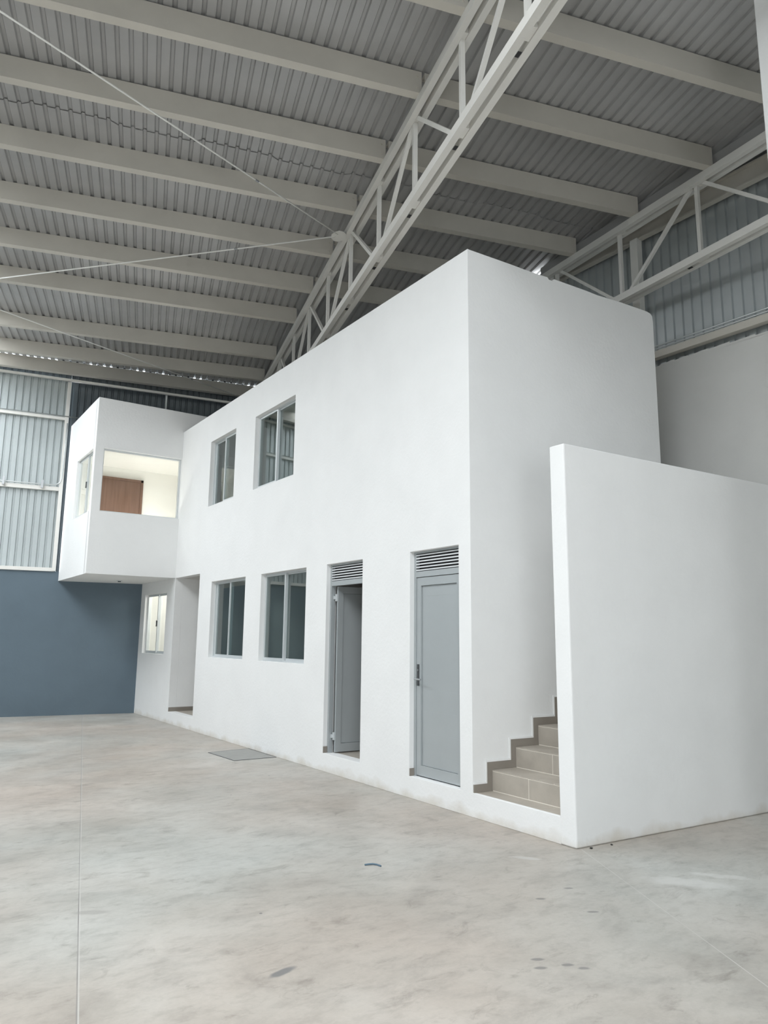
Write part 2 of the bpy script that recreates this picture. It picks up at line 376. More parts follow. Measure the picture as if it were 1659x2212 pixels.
for (s0, s1) in ((-16.0, SKY_S0), (SKY_S0, SKY_FILL[0]), (SKY_FILL[0], SKY_S1), (SKY_S1, SKY_FILL[1]), (SKY_FILL[1], 6.6)):
    if SKY_FILL[0] <= s0 < SKY_FILL[1]:
        sheet('roof_sheet', M['roof'], s0, s1, lambda s: -14.5, lambda s: SKY_FILL[2], place_roof, parent=roof_root)
        if s0 >= SKY_S1:
            sheet('roof_sheet', M['roof'], s0, s1, lambda s: SKY_FILL[3], lambda s: LAP(s) + 0.12, lambda s, t, hh: rp(s, t, OFFR + 0.009 + hh), parent=roof_root)
            sheet('roof_sheet', M['roof'], s0, s1, lambda s: LAP(s), eave_t, lambda s, t, hh: rp(s, t, OFFR - 0.003 + hh), parent=roof_root)
            continue
    if SKY_S0 <= s0 < SKY_S1:
        sheet('roof_sheet', M['roof'], s0, s1, lambda s: SKY_FILL[3] if s0 >= SKY_FILL[0] else -14.5, lambda s: SKY_T0, place_roof, parent=roof_root)
        sheet('roof_sheet', M['roof'], s0, s1, lambda s: SKY_T1, eave_t, place_roof, parent=roof_root)
    else:
        sheet('roof_sheet', M['roof'], s0, s1, lambda s: -14.5, lambda s: min(LAP(s) + 0.12, wall_t(s)), lambda s, t, hh: rp(s, t, OFFR + 0.009 + hh), parent=roof_root)
        sheet('roof_sheet', M['roof'], s0, s1, lambda s: LAP(s), eave_t, lambda s, t, hh: rp(s, t, OFFR - 0.003 + hh), parent=roof_root)

# ------------------------------------------------------------------ purlins (C sections)
def c_profile(w, h, lip, t=0.004, flip=1):
    # web at u=0 facing -u, flanges towards +u
    return [(0, 0), (w * flip, 0), (w * flip, lip), ((w - t) * flip, lip), ((w - t) * flip, t), (t * flip, t), (t * flip, h - t), ((w - t) * flip, h - t), ((w - t) * flip, h - lip), (w * flip, h - lip), (w * flip, h), (0, h)]
TF = [0.128, 1.227, 2.335, 3.457, 4.61, 5.773, 6.95, 8.7, 9.955]
FW = 0.10
TC0 = Vector((-0.655, 0.51, 0)); TD = Vector((0.2528, 0.9675, 0)).normalized(); TP = Vector((TD.y, -TD.x, 0)); HWT = 0.09
def truss_s(t):        # s of the truss centre line at given t
    k = (t - TC0.dot(PE)) / TD.dot(PE); return (TC0 + TD * k).dot(DR)
RT0 = Vector((3.092, 0.476, 0)); RTD = Vector((0.07879, 0.99689, 0)).normalized(); RTP = Vector((RTD.y, -RTD.x, 0))
def rtruss_s(t): k = (t - RT0.dot(PE)) / RTD.dot(PE); return (RT0 + RTD * k).dot(DR)
ordn = ['first', 'second', 'third', 'fourth', 'fifth', 'sixth', 'seventh', 'eighth', 'ninth']
def purlin(i, s0, s1, side, label):
    t = TF[i] - FW; root = empty('roof_purlin', rp((s0 + s1) / 2, t, 0))
    tag(root, label, 'purlin', 'steel roof purlins')
    b = MB(); nrm = Vector((-RA, -RB, 1)).normalized()
    b.sweep(rp(s0, t), rp(s1, t), c_profile(FW, 0.254, 0.022), PE, (0, 0, 1))
    b.build('purlin_channel', M['purlin'], root)
    # bolts near the ends and the screw tips coming through near the top
    q = (s1 - 0.05) if side == 'L' else (s0 + 0.06)
    for zz in (0.06, 0.19):
        b = MB(); c = rp(q, t, zz); b.tube([c - PE * 0.012, c + PE * 0.006], 0.011, 6)
        b.build('bolt', M['purlin'], root)
for i in range(9):
    se = truss_s(TF[i] - FW) - 0.065
    if i < 9:
        lab = 'cream steel roof purlin left of the middle truss, %s from the top of the photo' % ordn[i]
        purlin(i, se - 5.9, se, 'L', lab)
    st = truss_s(TF[i] - FW) - 0.03
    if i < 8:
        en = rtruss_s(TF[i] - FW) + 0.03
        if i <= 5: purlin(i, st, en, 'R', 'cream steel roof purlin right of the middle truss, %s from the top of the photo' % ordn[i])
# eave beam at the far wall
o_ = EB0 - ED * 5.0; e_ = EB1 + ED * 1.6
b = MB(); A_ = Vector((o_.x, o_.y, 7.035)); B_ = Vector((e_.x, e_.y, 7.03))
zt = lambda q: rz(q.x, q.y) + OFFR - 0.004
b.sweep(A_, B_, [(0, 0), (0.12, 0), (0.12, 0.03), (0.115, 0.03), (0.115, 0.005), (0.005, 0.005), (0.005, 0.255), (0.0, 0.255)], EN, (0, 0, 1))
tag(b.build('eave_beam', M['purlin']), 'cream steel eave beam along the top of the far wall, below the row of light gaps', 'beam')
b = MB(); A2 = A_ + EN * 0.07 + Vector((0, 0, 0.2)); B2 = B_ + EN * 0.07 + Vector((0, 0, 0.2))
b.poly([A2, B2, B2 + EN * 0.85, A2 + EN * 0.85]); b.poly([A2 + Vector((0, 0, .01)), B2 + Vector((0, 0, .01)), B2 + EN * 0.85 + Vector((0, 0, .01)), A2 + EN * 0.85 + Vector((0, 0, .01))])
struct(b.build('trim_1', M['darksheet']), 'unseen metal flashing added behind the eave beam to block sky light', 'flashing')  # added plate, keeps sky light in the slot out of the hall

b = MB(); k_ = -40
while k_ < 20:
    s_ = k_ * PITCH; k_ += 1
    if random.random() < 0.55 and s_ > -10:
        t_ = eave_t(s_ + 0.10) - 0.05; hgt = random.choice([0.010, 0.016, 0.024, 0.024]); w0 = random.uniform(0.0, 0.015)
        P0_ = [rp(s_ + 0.083 + w0, t_, OFFR), rp(s_ + 0.134, t_, OFFR), rp(s_ + 0.134, t_ + 0.03, OFFR), rp(s_ + 0.083 + w0, t_ + 0.03, OFFR)]
        b.hexa(P0_ + [q + Vector((0, 0, hgt)) for q in P0_])
struct(b.build('trim_4', M['black']), 'scraps of dark filler closing some of the gaps above the eave beam', 'filler')

# ------------------------------------------------------------------ trusses
CH = 0.095; DEPTH = 1.0
def truss(C0, D, P, k0, k1, nodes, odd, label, zoff=0.0, holes=True, cleats=False):
    """C0 centre point, D direction, P sideways; nodes = list of distances along D; odd(i) tells where diagonals meet the top chord"""
    def pt(k, off, u=0.0):
        q = C0 + D * k + P * u; return Vector((q.x, q.y, rz(q.x, q.y) + off))
    root = empty('roof_truss', pt(0, -DEPTH)); tag(root, label, 'truss', 'roof trusses')
    for nm, off in (('top_chord', 0.0), ('bottom_chord', -DEPTH)):
        for sgn in (-1, 1):
            b = MB(); w = 0.066; c = sgn * (HWT - w / 2)
            b.sweep(pt(k0, off - CH, c), pt(k1, off - CH, c), [(-w / 2, 0), (w / 2, 0), (w / 2, CH), (-w / 2, CH)], P, (0, 0, 1))
            b.build(nm, M['truss'], root)
    for i, k in enumerate(nodes):
        if k0 < k < k1:
            b = MB(); b.bar(pt(k, -DEPTH - 0.0), pt(k, -0.03), 0.045, 0.045, up=D); b.build('vertical_strut', M['truss'], root)
            for off in (-CH * 0.5, -DEPTH - CH * 0.5):
                b = MB(); b.bar(pt(k - 0.1, off), pt(k + 0.04, off), 0.044, CH * 0.7); b.build('packing_plate', M['truss'], root)
        if i + 1 < len(nodes):
            k2 = nodes[i + 1]
            a_, c_ = (k, -0.06), (k2, -DEPTH - 0.04)
            if not odd(i): a_, c_ = (k, -DEPTH - 0.04), (k2, -0.06)
            dk = (k2 - k) * 0.06
            b = MB(); b.bar(pt(a_[0] + dk, a_[1]), pt(c_[0] - dk, c_[1]), 0.042, 0.042, up=D); b.build('diagonal_strut', M['truss'], root)
    for i, k in enumerate(nodes):      # small open square tube ends seen from below between the chords
        if k0 < k < k1 and odd(i) is not None:
            b = MB(); c = pt(k + 0.16, -DEPTH - CH - 0.001); b.bar(c - D * 0.03, c + D * 0.03, 0.034, 0.004); b.build('open_tube_end', M['black'], root)
    return root
nod = [(-5 + i) * 1.168 for i in range(16)]
truss(TC0, TD, TP, -6.2, 11.0, nod, lambda i: (i % 2) == 0, 'long white lattice roof truss crossing the middle of the roof')
# left neighbour, outside the frame (seen mirrored in the upstairs windows)
# truss next to the right wall
RC0 = RT0 + RTP * 0.085
rn = [0.055 + 1.235 * i for i in range(-5, 8)]
truss(RC0, RTD, RTP, -6.0, 3.4, rn, lambda i: (i % 2) == 1, 'white lattice roof truss beside the right-hand wall')

# gusset plate and bracing rods
def rodp(x, y, off=-0.11): return Vector((x, y, rz(x, y) + off))
pl = Vector((0.10, 3.97, 0))
b = MB(); n = 10; ring = []
for k in range(n):
    a_ = 2 * math.pi * k / n; ring.append((math.cos(a_) * 0.105, math.sin(a_) * 0.14))
up_ = Vector((0, 0, 1)); c0_ = rodp(pl.x - 0.03, pl.y, -0.105)
b.sweep(c0_, c0_ - up_ * 0.008, ring, TP, TD)
tag(b.build('gusset_plate', M['truss']), 'small rounded gusset plate under the middle truss where two bracing rods meet', 'plate')
def rod(Pa, Pb, label):
    d = (Pb - Pa); b = MB(); b.tube([Pa, Pb], 0.0095, 8)
    root = b.build('bracing_rod', M['rod'], smooth=True); tag(root, label, 'rod', 'roof bracing rods')
    b = MB(); q = Pa + d.normalized() * 1.45; b.tube([q, q + d.normalized() * 0.05], 0.014, 8); b.build('coupling', M['chrome'], root)
A1 = rodp(0.03, 3.93, -0.11); D1 = (rodp(-4.319, 2.61) - A1).normalized(); rod(A1, A1 + D1 * 6.6, 'thin white bracing rod running from the gusset plate to the upper left')
A2 = rodp(0.03, 4.0, -0.11); D2 = (rodp(-3.638, 7.947) - A2).normalized(); rod(A2, A2 + D2 * 6.6, 'thin white bracing rod running from the gusset plate down to the left')
A3 = rodp(1.7, 10.8, -0.11); D3 = (rodp(-3.488, 9.12) - A3).normalized(); rod(A3, A3 + D3 * 8.4, 'thin white bracing rod furthest back, near the far wall')

# ------------------------------------------------------------------ far wall: blue masonry, cladding, girts
b = MB(); q = [wallp(SL - 0.2, 0), wallp(SC + 0.2, 0), wallp(SC + 0.2, 0, -0.2), wallp(SL - 0.2, 0, -0.2)]
b.hexa(q + [Vector((v.x, v.y, 2.89)) for v in q])
struct(b.build('wall_back', M['blue']), 'blue-grey painted masonry at the foot of the far wall', 'wall')
PS = -0.07        # right edge of the pale panel
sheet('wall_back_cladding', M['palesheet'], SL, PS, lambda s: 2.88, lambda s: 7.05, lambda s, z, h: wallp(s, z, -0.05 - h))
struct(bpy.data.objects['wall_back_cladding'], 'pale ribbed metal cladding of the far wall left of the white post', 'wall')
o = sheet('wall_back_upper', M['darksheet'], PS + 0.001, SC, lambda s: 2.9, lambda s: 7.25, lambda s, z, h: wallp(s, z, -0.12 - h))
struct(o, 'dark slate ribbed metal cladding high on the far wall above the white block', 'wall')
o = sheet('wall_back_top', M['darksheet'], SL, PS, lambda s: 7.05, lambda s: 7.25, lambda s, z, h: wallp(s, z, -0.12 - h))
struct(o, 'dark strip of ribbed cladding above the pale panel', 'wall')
def wbar(s0, z0, s1, z1, w, d, dep, name, label, cat, grp, material=M['truss']):
    b = MB(); b.bar(wallp(s0, z0, d), wallp(s1, z1, d), dep, w, up=(0, 0, 1) if abs(s1 - s0) > 0.2 else WD)
    return tag(b.build(name, material, bevel=0.004), label, cat, grp)
g = 'far wall framing'
wbar(SL, 2.925, PS - 0.02, 2.925, 0.075, 0.0, 0.07, 'wall_girt', 'white rail along the foot of the pale cladding, just above the blue wall', 'rail', g)
wbar(SL, 4.62, PS - 0.05, 4.62, 0.085, 0.0, 0.06, 'wall_girt', 'white rail across the pale cladding that carries the clipped conduit', 'rail', g)
wbar(SL, 6.155, PS - 0.02, 6.155, 0.06, 0.0, 0.06, 'wall_girt', 'white rail across the pale cladding, second from the roof', 'rail', g)
wbar(SL, 6.985, SC, 7.045, 0.05, 0.0, 0.06, 'wall_girt', 'rail along the top of the far cladding just under the eave beam', 'rail', g)
wbar(PS - 0.03, 2.90, PS - 0.03, 6.97, 0.075, 0.012, 0.065, 'wall_post', 'white upright post at the right edge of the pale cladding', 'post', g)
wbar(1.93, 5.9, 1.93, 7.02, 0.04, -0.05, 0.05, 'wall_post', 'thin grey upright in the dark cladding above the white block', 'post', g, M['alu'])
# conduits on the far wall
def conduit(pts, r, label, clips=()):
    b = MB(); b.tube(pts, r, 8); root = b.build('conduit', M['pipe'], smooth=True); tag(root, label, 'conduit', 'electrical conduits')
    for c in clips:
        bb = MB(); bb.box(-0.022, 0.022, -0.03, 0.008, -0.085, 0.085); bb.build('clip', M['chrome'], root, xf=Matrix.Translation(c) @ Matrix.Rotation(math.atan2(WD.y, WD.x), 4, 'Z'))
pts = [wallp(SL, 4.70, 0.05), wallp(-0.42, 4.70, 0.05), wallp(-0.30, 4.72, 0.05), wallp(-0.23, 4.78, 0.05), wallp(-0.21, 4.88, 0.05), wallp(-0.205, 5.4, 0.05), wallp(-0.165, 6.1, 0.05)]
pts = [wallp(SL, 4.69, 0.05), wallp(-0.30, 4.69, 0.05), wallp(-0.20, 4.70, 0.05), wallp(-0.13, 4.75, 0.05), wallp(-0.10, 4.84, 0.05), wallp(-0.085, 5.4, 0.06), wallp(-0.08, 6.05, 0.06)]
conduit(pts, 0.013, 'conduit clipped along the middle rail of the pale cladding and bending up the post', [wallp(-1.18, 4.70, 0.06), wallp(-0.46, 4.69, 0.06)])
conduit([wallp(SL, 6.20, 0.04), wallp(0.6, 6.20, 0.04)], 0.012, 'conduit along the upper rail of the pale cladding')

# ------------------------------------------------------------------ right wall
q = [rwp(-14.2, 0, 0), rwp(8.6, 0, 0), rwp(8.6, 0, -0.2), rwp(-14.2, 0, -0.2)]
b = MB(); q = [rwp(-14.2, 0, 0.02), rwp(8.6, 0, 0.02), rwp(8.6, 0, -0.2), rwp(-14.2, 0, -0.2)]
ztop = [5.17, 5.31, 5.31, 5.17]
ztop = [5.225 - 0.014 * 0, 5.24, 5.24, 5.225]
b.hexa(q + [Vector((v.x, v.y, z)) for v, z in zip(q, ztop)])
struct(b.build('wall_right', M['plaster_grey']), 'grey rendered masonry wall behind the white office block, at the right', 'wall')
o = sheet('wall_right_cladding', M['wallsheet'], -14.2, 8.6, lambda s: 5.15, lambda s: rz_at(rwp(s, 0)) + OFFR + 0.04 - (0.40 if 0.22 < s < 1.2 else 0), lambda s, z, h: rwp(s, z, -0.06 - h))
struct(o, 'grey-blue ribbed metal cladding above the masonry at the right', 'wall')
# masonry upper edge: uneven mortar
b = MB()
ss = -6.0; random.seed(3)
while ss < 6:
    w = random.uniform(0.1, 0.35); hh = random.uniform(0.008, 0.035)
    q = [rwp(ss, 5.22, 0.02), rwp(ss + w, 5.22, 0.02), rwp(ss + w, 5.22, -0.05), rwp(ss, 5.22, -0.05)]
    b.hexa(q + [Vector((v.x, v.y, 5.24 + hh * (0.6 if k % 2 else 1))) for k, v in enumerate(q)]); ss += w
struct(b.build('trim_2', M['plaster_grey']), 'rough mortar edge along the top of the right masonry wall', 'trim')
g2 = 'right wall framing'
b = MB(); b.sweep(rwp(-8, 5.34, 0.0), rwp(7.5, 5.345, 0.0), [(0, 0), (0.10, 0), (0.10, 0.095), (0, 0.095)], -RWN, (0, 0, 1))
tag(b.build('wall_girt', M['purlin'], bevel=0.003), 'cream steel girt just above the masonry on the right wall', 'rail', g2)
b = MB(); b.tube([rwp(-8, 5.505, 0.06), rwp(7.5, 5.53, 0.06)], 0.011, 8); tag(b.build('conduit', M['pipe'], smooth=True), 'thin conduit above the girt on the right wall, upper of two', 'conduit', 'electrical conduits')
b = MB(); b.tube([rwp(-8, 5.46, 0.07), rwp(7.5, 5.485, 0.07)], 0.010, 8); tag(b.build('conduit', M['pipe'], smooth=True), 'thin conduit resting above the girt on the right wall, lower of two', 'conduit', 'electrical conduits')
# sloping rafter channel against the wall
def rafter(sa, sb):
    pa, pb = rwp(sa, 0, 0.0), rwp(sb, 0, 0.0)
    b = MB(); b.sweep(Vector((pa.x, pa.y, rz_at(pa) - 0.075)), Vector((pb.x, pb.y, rz_at(pb) - 0.075)), c_profile(0.08, 0.26, 0.02), -RWN, (0, 0, 1)); return b
tag(rafter(-8, 5.5).build('rafter', M['purlin']), 'cream rafter channel fixed along the top of the right wall behind the truss', 'rafter', g2)
# blocking between the purlin ends
b = MB()
for off0, off1, u0, u1 in ((0.07, 0.20, 0.26, 0.28),):
    pa, pb = RT0 + RTD * (-6), RT0 + RTD * 2.9
    A_ = Vector((pa.x, pa.y, rz_at(pa))) + RTP * 0.10; B_ = Vector((pb.x, pb.y, rz_at(pb))) + RTP * 0.10
    b.sweep(A_ + up_ * 0.07, B_ + up_ * 0.07, [(0, 0), (0.06, 0), (0.06, 0.13), (0, 0.13)], RTP, (0, 0, 1))
tag(b.build('edge_beam', M['roof']), 'dark grey edge beam behind the purlin ends, beside the right-hand truss', 'beam', g2)
# wall column behind the truss
cpos = rwp(-1.52, 0, 0.0)
b = MB(); q = cpos; b.box(q.x - 0.12, q.x - 0.005, q.y + 0.0, q.y + 0.12, 0, rz(q.x, q.y) - 0.06)
tag(b.build('wall_column', M['truss'], bevel=0.006), 'white steel column standing against the right wall behind the truss', 'column', g2)
# near column at the right edge of the frame
b = MB(); b.box(1.16, 1.52, -1.66, -1.32, 0, rz(1.3, -1.5))
tag(b.build('column', M['plaster'], bevel=0.01), 'white column at the upper right edge of the photo, nearest the camera', 'column')

# ------------------------------------------------------------------ shell parts behind the camera
def wallgrid(name, label, place, u0, u1, z1, holes, material, th=0.2, z0=0.0):
    us = [u0, u1] + [h for q in holes for h in q[:2]]; zs = [z0, z1] + [h for q in holes for h in q[2:]]
    return struct(holed(us, zs, rects(holes), th, place, name, material, bevel=0), label, 'wall')
wallgrid('wall_left', 'left warehouse wall of ribbed grey metal, outside the frame', lambda d, y, z: (XL - d, y, z), YF - 0.2, 14.6, 7.9, [], M['wallsheet'])
wallgrid('wall_front', 'front warehouse wall with the big gate opening behind the camera', lambda d, x, z: (x, YF - d, z), XL, 4.4, 7.9, [(GATE[0], GATE[1], -0.1, GATE[3])], M['wallsheet'])

# ------------------------------------------------------------------ office building
root = None
W = {'A': (6.477, 7.8766, 1.256, 2.5214), 'B': (4.5094, 5.9047, 1.256, 2.5214), 'C': (7.1142, 8.2342, 3.8769, 5.0649), 'D': (4.9813, 6.3419, 3.8769, 5.0649), 'E': (10.207, 11.611, 1.2468, 2.451)}
DOOR1 = (3.1251, 3.9625, SILL, 2.518); DOOR2 = (1.384, 2.1866, SILL, 2.518); REC = (8.4532, 9.7469, SILL, ZB)
holes = [W[k] for k in 'ABCDE'] + [DOOR1, DOOR2, REC]
TH_F = 0.15
us = [YB, YK, 12.0] + [h for q in holes for h in q[:2]]; zs = [0, HB, ZB] + [h for q in holes for h in q[2:]]
hs = rects(holes)
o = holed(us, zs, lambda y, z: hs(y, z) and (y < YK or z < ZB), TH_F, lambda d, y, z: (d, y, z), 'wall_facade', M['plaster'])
struct(o, 'long white plastered office front with doors and sliding windows', 'wall')
# end wall (slightly out of square)
DIR = Vector((math.cos(AE), math.sin(AE), 0)); NRM = Vector((-DIR.y, DIR.x, 0))
def endp(u, z, d=0.0): q = Vector((0, YB, 0)) + DIR * u + NRM * d; return Vector((q.x, q.y, z))
b = MB(); L_ = XE / math.cos(AE)
top = [(0.0, HB), (0.55, HB - 0.004), (0.95, HB - 0.012), (1.12, HB - 0.006), (1.14, HB - 0.03), (1.2, HB - 0.03), (1.22, HB - 0.002), (1.7, HB - 0.008), (1.9, HB - 0.016), (2.3, HB - 0.004), (L_ - 0.10, HB - 0.006), (L_ - 0.04, HB - 0.02), (L_ - 0.01, HB - 0.05), (L_, HB - 0.12)]
prof = [(0.0, 0.0), (L_, 0.0)] + list(reversed(top))
n0 = len(b.v)
for d in (0.0, 0.15):
    for u, z in prof: b.v.append(tuple(endp(u + (0.0 if u > 0 else 0.001), z, d)))
k = len(prof)
for i in range(k):
    j = (i + 1) % k; b.f.append((i, j, k + j, k + i))
b.f.append(tuple(reversed(range(k)))); b.f.append(tuple(range(k, 2 * k)))
struct(b.build('wall_end', M['plaster'], bevel=0.006), 'tall white end wall of the office block above the stairs', 'wall')
# back wall, floors and roof of the office
def solid(name, material, label, cat, *bx, bevel=0):
    b = MB(); b.box(*bx); return struct(b.build(name, material, bevel=bevel), label, cat)
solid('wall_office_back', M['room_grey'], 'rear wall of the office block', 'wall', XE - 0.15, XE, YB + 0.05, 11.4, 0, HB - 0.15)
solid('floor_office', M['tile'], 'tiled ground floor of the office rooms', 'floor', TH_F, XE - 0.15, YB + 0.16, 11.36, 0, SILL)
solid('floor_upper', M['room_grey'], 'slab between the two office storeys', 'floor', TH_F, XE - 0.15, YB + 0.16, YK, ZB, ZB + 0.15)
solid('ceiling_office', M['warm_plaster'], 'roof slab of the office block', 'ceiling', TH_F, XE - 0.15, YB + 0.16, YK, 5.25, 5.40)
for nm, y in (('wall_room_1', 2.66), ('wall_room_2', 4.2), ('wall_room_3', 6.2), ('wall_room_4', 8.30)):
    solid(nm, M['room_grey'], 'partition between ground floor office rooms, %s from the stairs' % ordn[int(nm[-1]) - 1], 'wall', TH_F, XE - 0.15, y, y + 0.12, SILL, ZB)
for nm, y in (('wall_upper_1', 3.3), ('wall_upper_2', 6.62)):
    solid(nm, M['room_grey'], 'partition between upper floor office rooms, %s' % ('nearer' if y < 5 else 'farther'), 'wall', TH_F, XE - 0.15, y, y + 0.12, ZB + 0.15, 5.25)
# recess
solid('wall_recess', M['plaster'], 'white side wall of the doorway recess below the block', 'wall', TH_F, 2.6, REC[1], REC[1] + 0.12, SILL, ZB)
solid('wall_recess_end', M['plaster'], 'end wall of the doorway recess', 'wall', 1.9, 2.0, REC[0] + 0.0, REC[1], SILL, ZB)
solid('baseboard_recess', M['tile_skirt'], 'taupe tile skirting in the doorway recess', 'skirting', 0.004, 1.89, REC[1] - 0.012, REC[1] - 0.001, SILL, SILL + 0.075)
# projecting block
b = MB()
BW = (-1.4866, -0.0049, 3.8555, 5.0489); BL = (9.8906, 11.227, 3.8555, 5.0489)
o = holed([-XK, 2.7, BW[0], BW[1]], [ZB, HK, BW[2], BW[3]], rects([BW]), 0.15, lambda d, x, z: (x, YK + d, z), 'wall_block_front', M['plaster'], bevel=0.006)
struct(o, 'near side of the white projecting upper block, with the wide lit window', 'wall')
def yfar(x): return W1.y + (x - W1.x) * (W2.y - W1.y) / (W2.x - W1.x)
o = holed([YK + 0.15, 12.165, BL[0], BL[1]], [ZB, HK, BL[2], BL[3]], rects([BL]), 0.10, lambda d, y, z: (-XK + d, y, z), 'wall_block_side', M['plaster'], bevel=0)
struct(o, 'narrow left side of the white projecting block with a sliding window', 'wall')
def slab(name, z0, z1, material, label, cat, x0=-XK + 0.10, x1=2.7, y0=YK + 0.15, back=0.0):
    b = MB(); q = [(x0, y0), (x1, y0), (x1, yfar(x1) - back), (x0, yfar(x0) - back)]
    b.hexa([(x, y, z0) for x, y in q] + [(x, y, z1) for x, y in q]); return struct(b.build(name, material), label, cat)
slab('floor_block', ZB, ZB + 0.15, M['plaster'], 'white soffit slab under the projecting block', 'floor')
slab('ceiling_block', 5.07, 5.2, M['warm_plaster'], 'bright white ceiling of the lit upper room', 'ceiling')
# room back wall with wooden door
b = MB(); struct(b.box(-XK + 0.10, 2.7, 11.40, 11.50, ZB + 0.15, 5.07).build('wall_upper_room', M['warm_plaster']), 'warm white back wall of the lit upper room', 'wall')
struct(MB().box(2.6, 2.7, YK + 0.15, 11.4, ZB + 0.15, 5.07).build('wall_upper_room_side', M['warm_plaster']), 'side wall of the lit upper room', 'wall')

# wall behind ground-floor window E : small lit room
solid('wall_store', M['warm_plaster'], 'white inner wall of the small lit room behind the ground floor window', 'wall', 1.35, 1.45, REC[1] + 0.12, 11.6, SILL, ZB)

b = MB(); q = [(TH_F, yfar(TH_F) - 0.16), (1.35, yfar(1.35) - 0.16), (1.35, yfar(1.35) - 0.04), (TH_F, yfar(TH_F) - 0.04)]
b.hexa([(x, y, SILL) for x, y in q] + [(x, y, ZB) for x, y in q]); struct(b.build('wall_store_back', M['warm_plaster']), 'white far wall of the small lit ground floor room', 'wall')
# wooden door
dr = empty('door_3', (-0.75, 11.385, ZB + 0.15)); struct(dr, 'brown wooden door inside the lit upper room', 'door')
MB().box(-1.20, -0.33, 11.345, 11.385, ZB + 0.16, 4.80).build('door_leaf', M['wood'], dr)
b = MB(); b.box(-0.33, -0.28, 11.33, 11.395, ZB + 0.15, 4.85); b.box(-1.25, -1.20, 11.33, 11.395, ZB + 0.15, 4.85); b.box(-1.25, -0.28, 11.33, 11.395, 4.80, 4.85)
b.build('door_frame', M['wood'], dr)
b = MB(); b.tube([(-0.42, 11.33, 3.85), (-0.42, 11.29, 3.85), (-0.55, 11.29, 3.85)], 0.009, 8); b.build('door_handle', M['chrome'], dr)

# lamps inside (unseen rooms are lit in the photo)
def bulb(name, loc, energy, color, label):
    root = empty(name, loc); tag(root, label, 'lamp')
    b = MB(); b.tube([Vector(loc), Vector(loc) - Vector((0, 0, 0.03))], 0.09, 16); b.build('lamp_housing', M['lampshade'], root)
    d = bpy.data.lights.new(name + '_light', 'POINT'); d.energy = energy; d.color = color; d.shadow_soft_size = 0.12
    o = bpy.data.objects.new(name + '_light', d); COL.objects.link(o); o.location = Vector(loc) - Vector((0, 0, 0.22)); return root

# ------------------------------------------------------------------ windows
def sliding(name, label, P, width, z0, z1, mull, front_left, glassm=None, cat='window', hdl=False, right_extra=None):
    """P(u, d, z): u from left jamb as seen, d depth into the wall; mull = u of the meeting stile"""
    glassm = glassm or M['glass']
    def bx(b, u0, u1, d0, d1, a_, c_):
        q = [P(u0, d0, 0), P(u1, d0, 0), P(u1, d1, 0), P(u0, d1, 0)]
        b.hexa([(v[0], v[1], a_) for v in q] + [(v[0], v[1], c_) for v in q])
    loc = P(width / 2, 0.1, 0); root = empty(name, (loc[0], loc[1], z0)); struct(root, label, cat)
    f = 0.022; b = MB(); d0, d1 = 0.075, 0.135
    bx(b, 0, f, d0, d1, z0, z1); bx(b, width - f, width, d0, d1, z0, z1); bx(b, f, width - f, d0, d1, z0, z0 + f); bx(b, f, width - f, d0, d1, z1 - f, z1)
    b.build('window_frame', M['alu'], root)
    sashes = ((f * 0.6, mull + 0.018), (mull - 0.018, width - f * 0.6))
    for k, (u0, u1) in enumerate(sashes):
        front = (k == 0) == front_left; dd = 0.070 if front else 0.102; w = 0.030
        b = MB(); za, zb = z0 + 0.012, z1 - 0.012
        bx(b, u0, u0 + w, dd, dd + 0.028, za, zb); bx(b, u1 - w, u1, dd, dd + 0.028, za, zb); bx(b, u0 + w, u1 - w, dd, dd + 0.028, za, za + 0.04); bx(b, u0 + w, u1 - w, dd, dd + 0.028, zb - w, zb)
        s_ = b.build('sash', M['alu'], root)
        b = MB(); bx(b, u0 + w - 0.004, u1 - w + 0.004, dd + 0.011, dd + 0.016, za + 0.036, zb - w + 0.004); g_ = b.build('glass_pane', glassm, root); 
        if hdl and front:
            b = MB(); zc = (z0 + z1) / 2; uu = u1 - w / 2 if k == 0 else u0 + w / 2
            bx(b, uu - 0.02, uu + 0.02, dd - 0.02, dd, zc - 0.06, zc + 0.06); b.build('latch', M['alu_dark'], root)
    return root
fac = lambda yl: (lambda u, d, z: (d, yl - u, z))
def mk(key, nm, label, my, fl, **kw):
    y0, y1, z0, z1 = W[key]; sliding(nm, label, fac(y1), y1 - y0, z0, z1, y1 - my, fl, **kw)
mk('A', 'window_1', 'ground floor sliding window next to the doorway recess', 7.224, False)
mk('B', 'window_2', 'ground floor sliding window next to the open door', 5.26, True)
mk('C', 'window_3', 'smaller upstairs sliding window near the projecting block', 7.71, False)
mk('D', 'window_4', 'larger upstairs sliding window above the ground floor pair', 5.694, True)
mk('E', 'window_5', 'narrow bright ground floor window under the projecting block', 10.93, True, hdl=True, glassm=M['clear'])
sliding('window_6', 'sliding window in the narrow left side of the projecting block', lambda u, d, z: (-XK + d * 0.75, BL[1] - u, z), BL[1] - BL[0], BL[2], BL[3], 0.72, True, hdl=True, glassm=M['clear'])
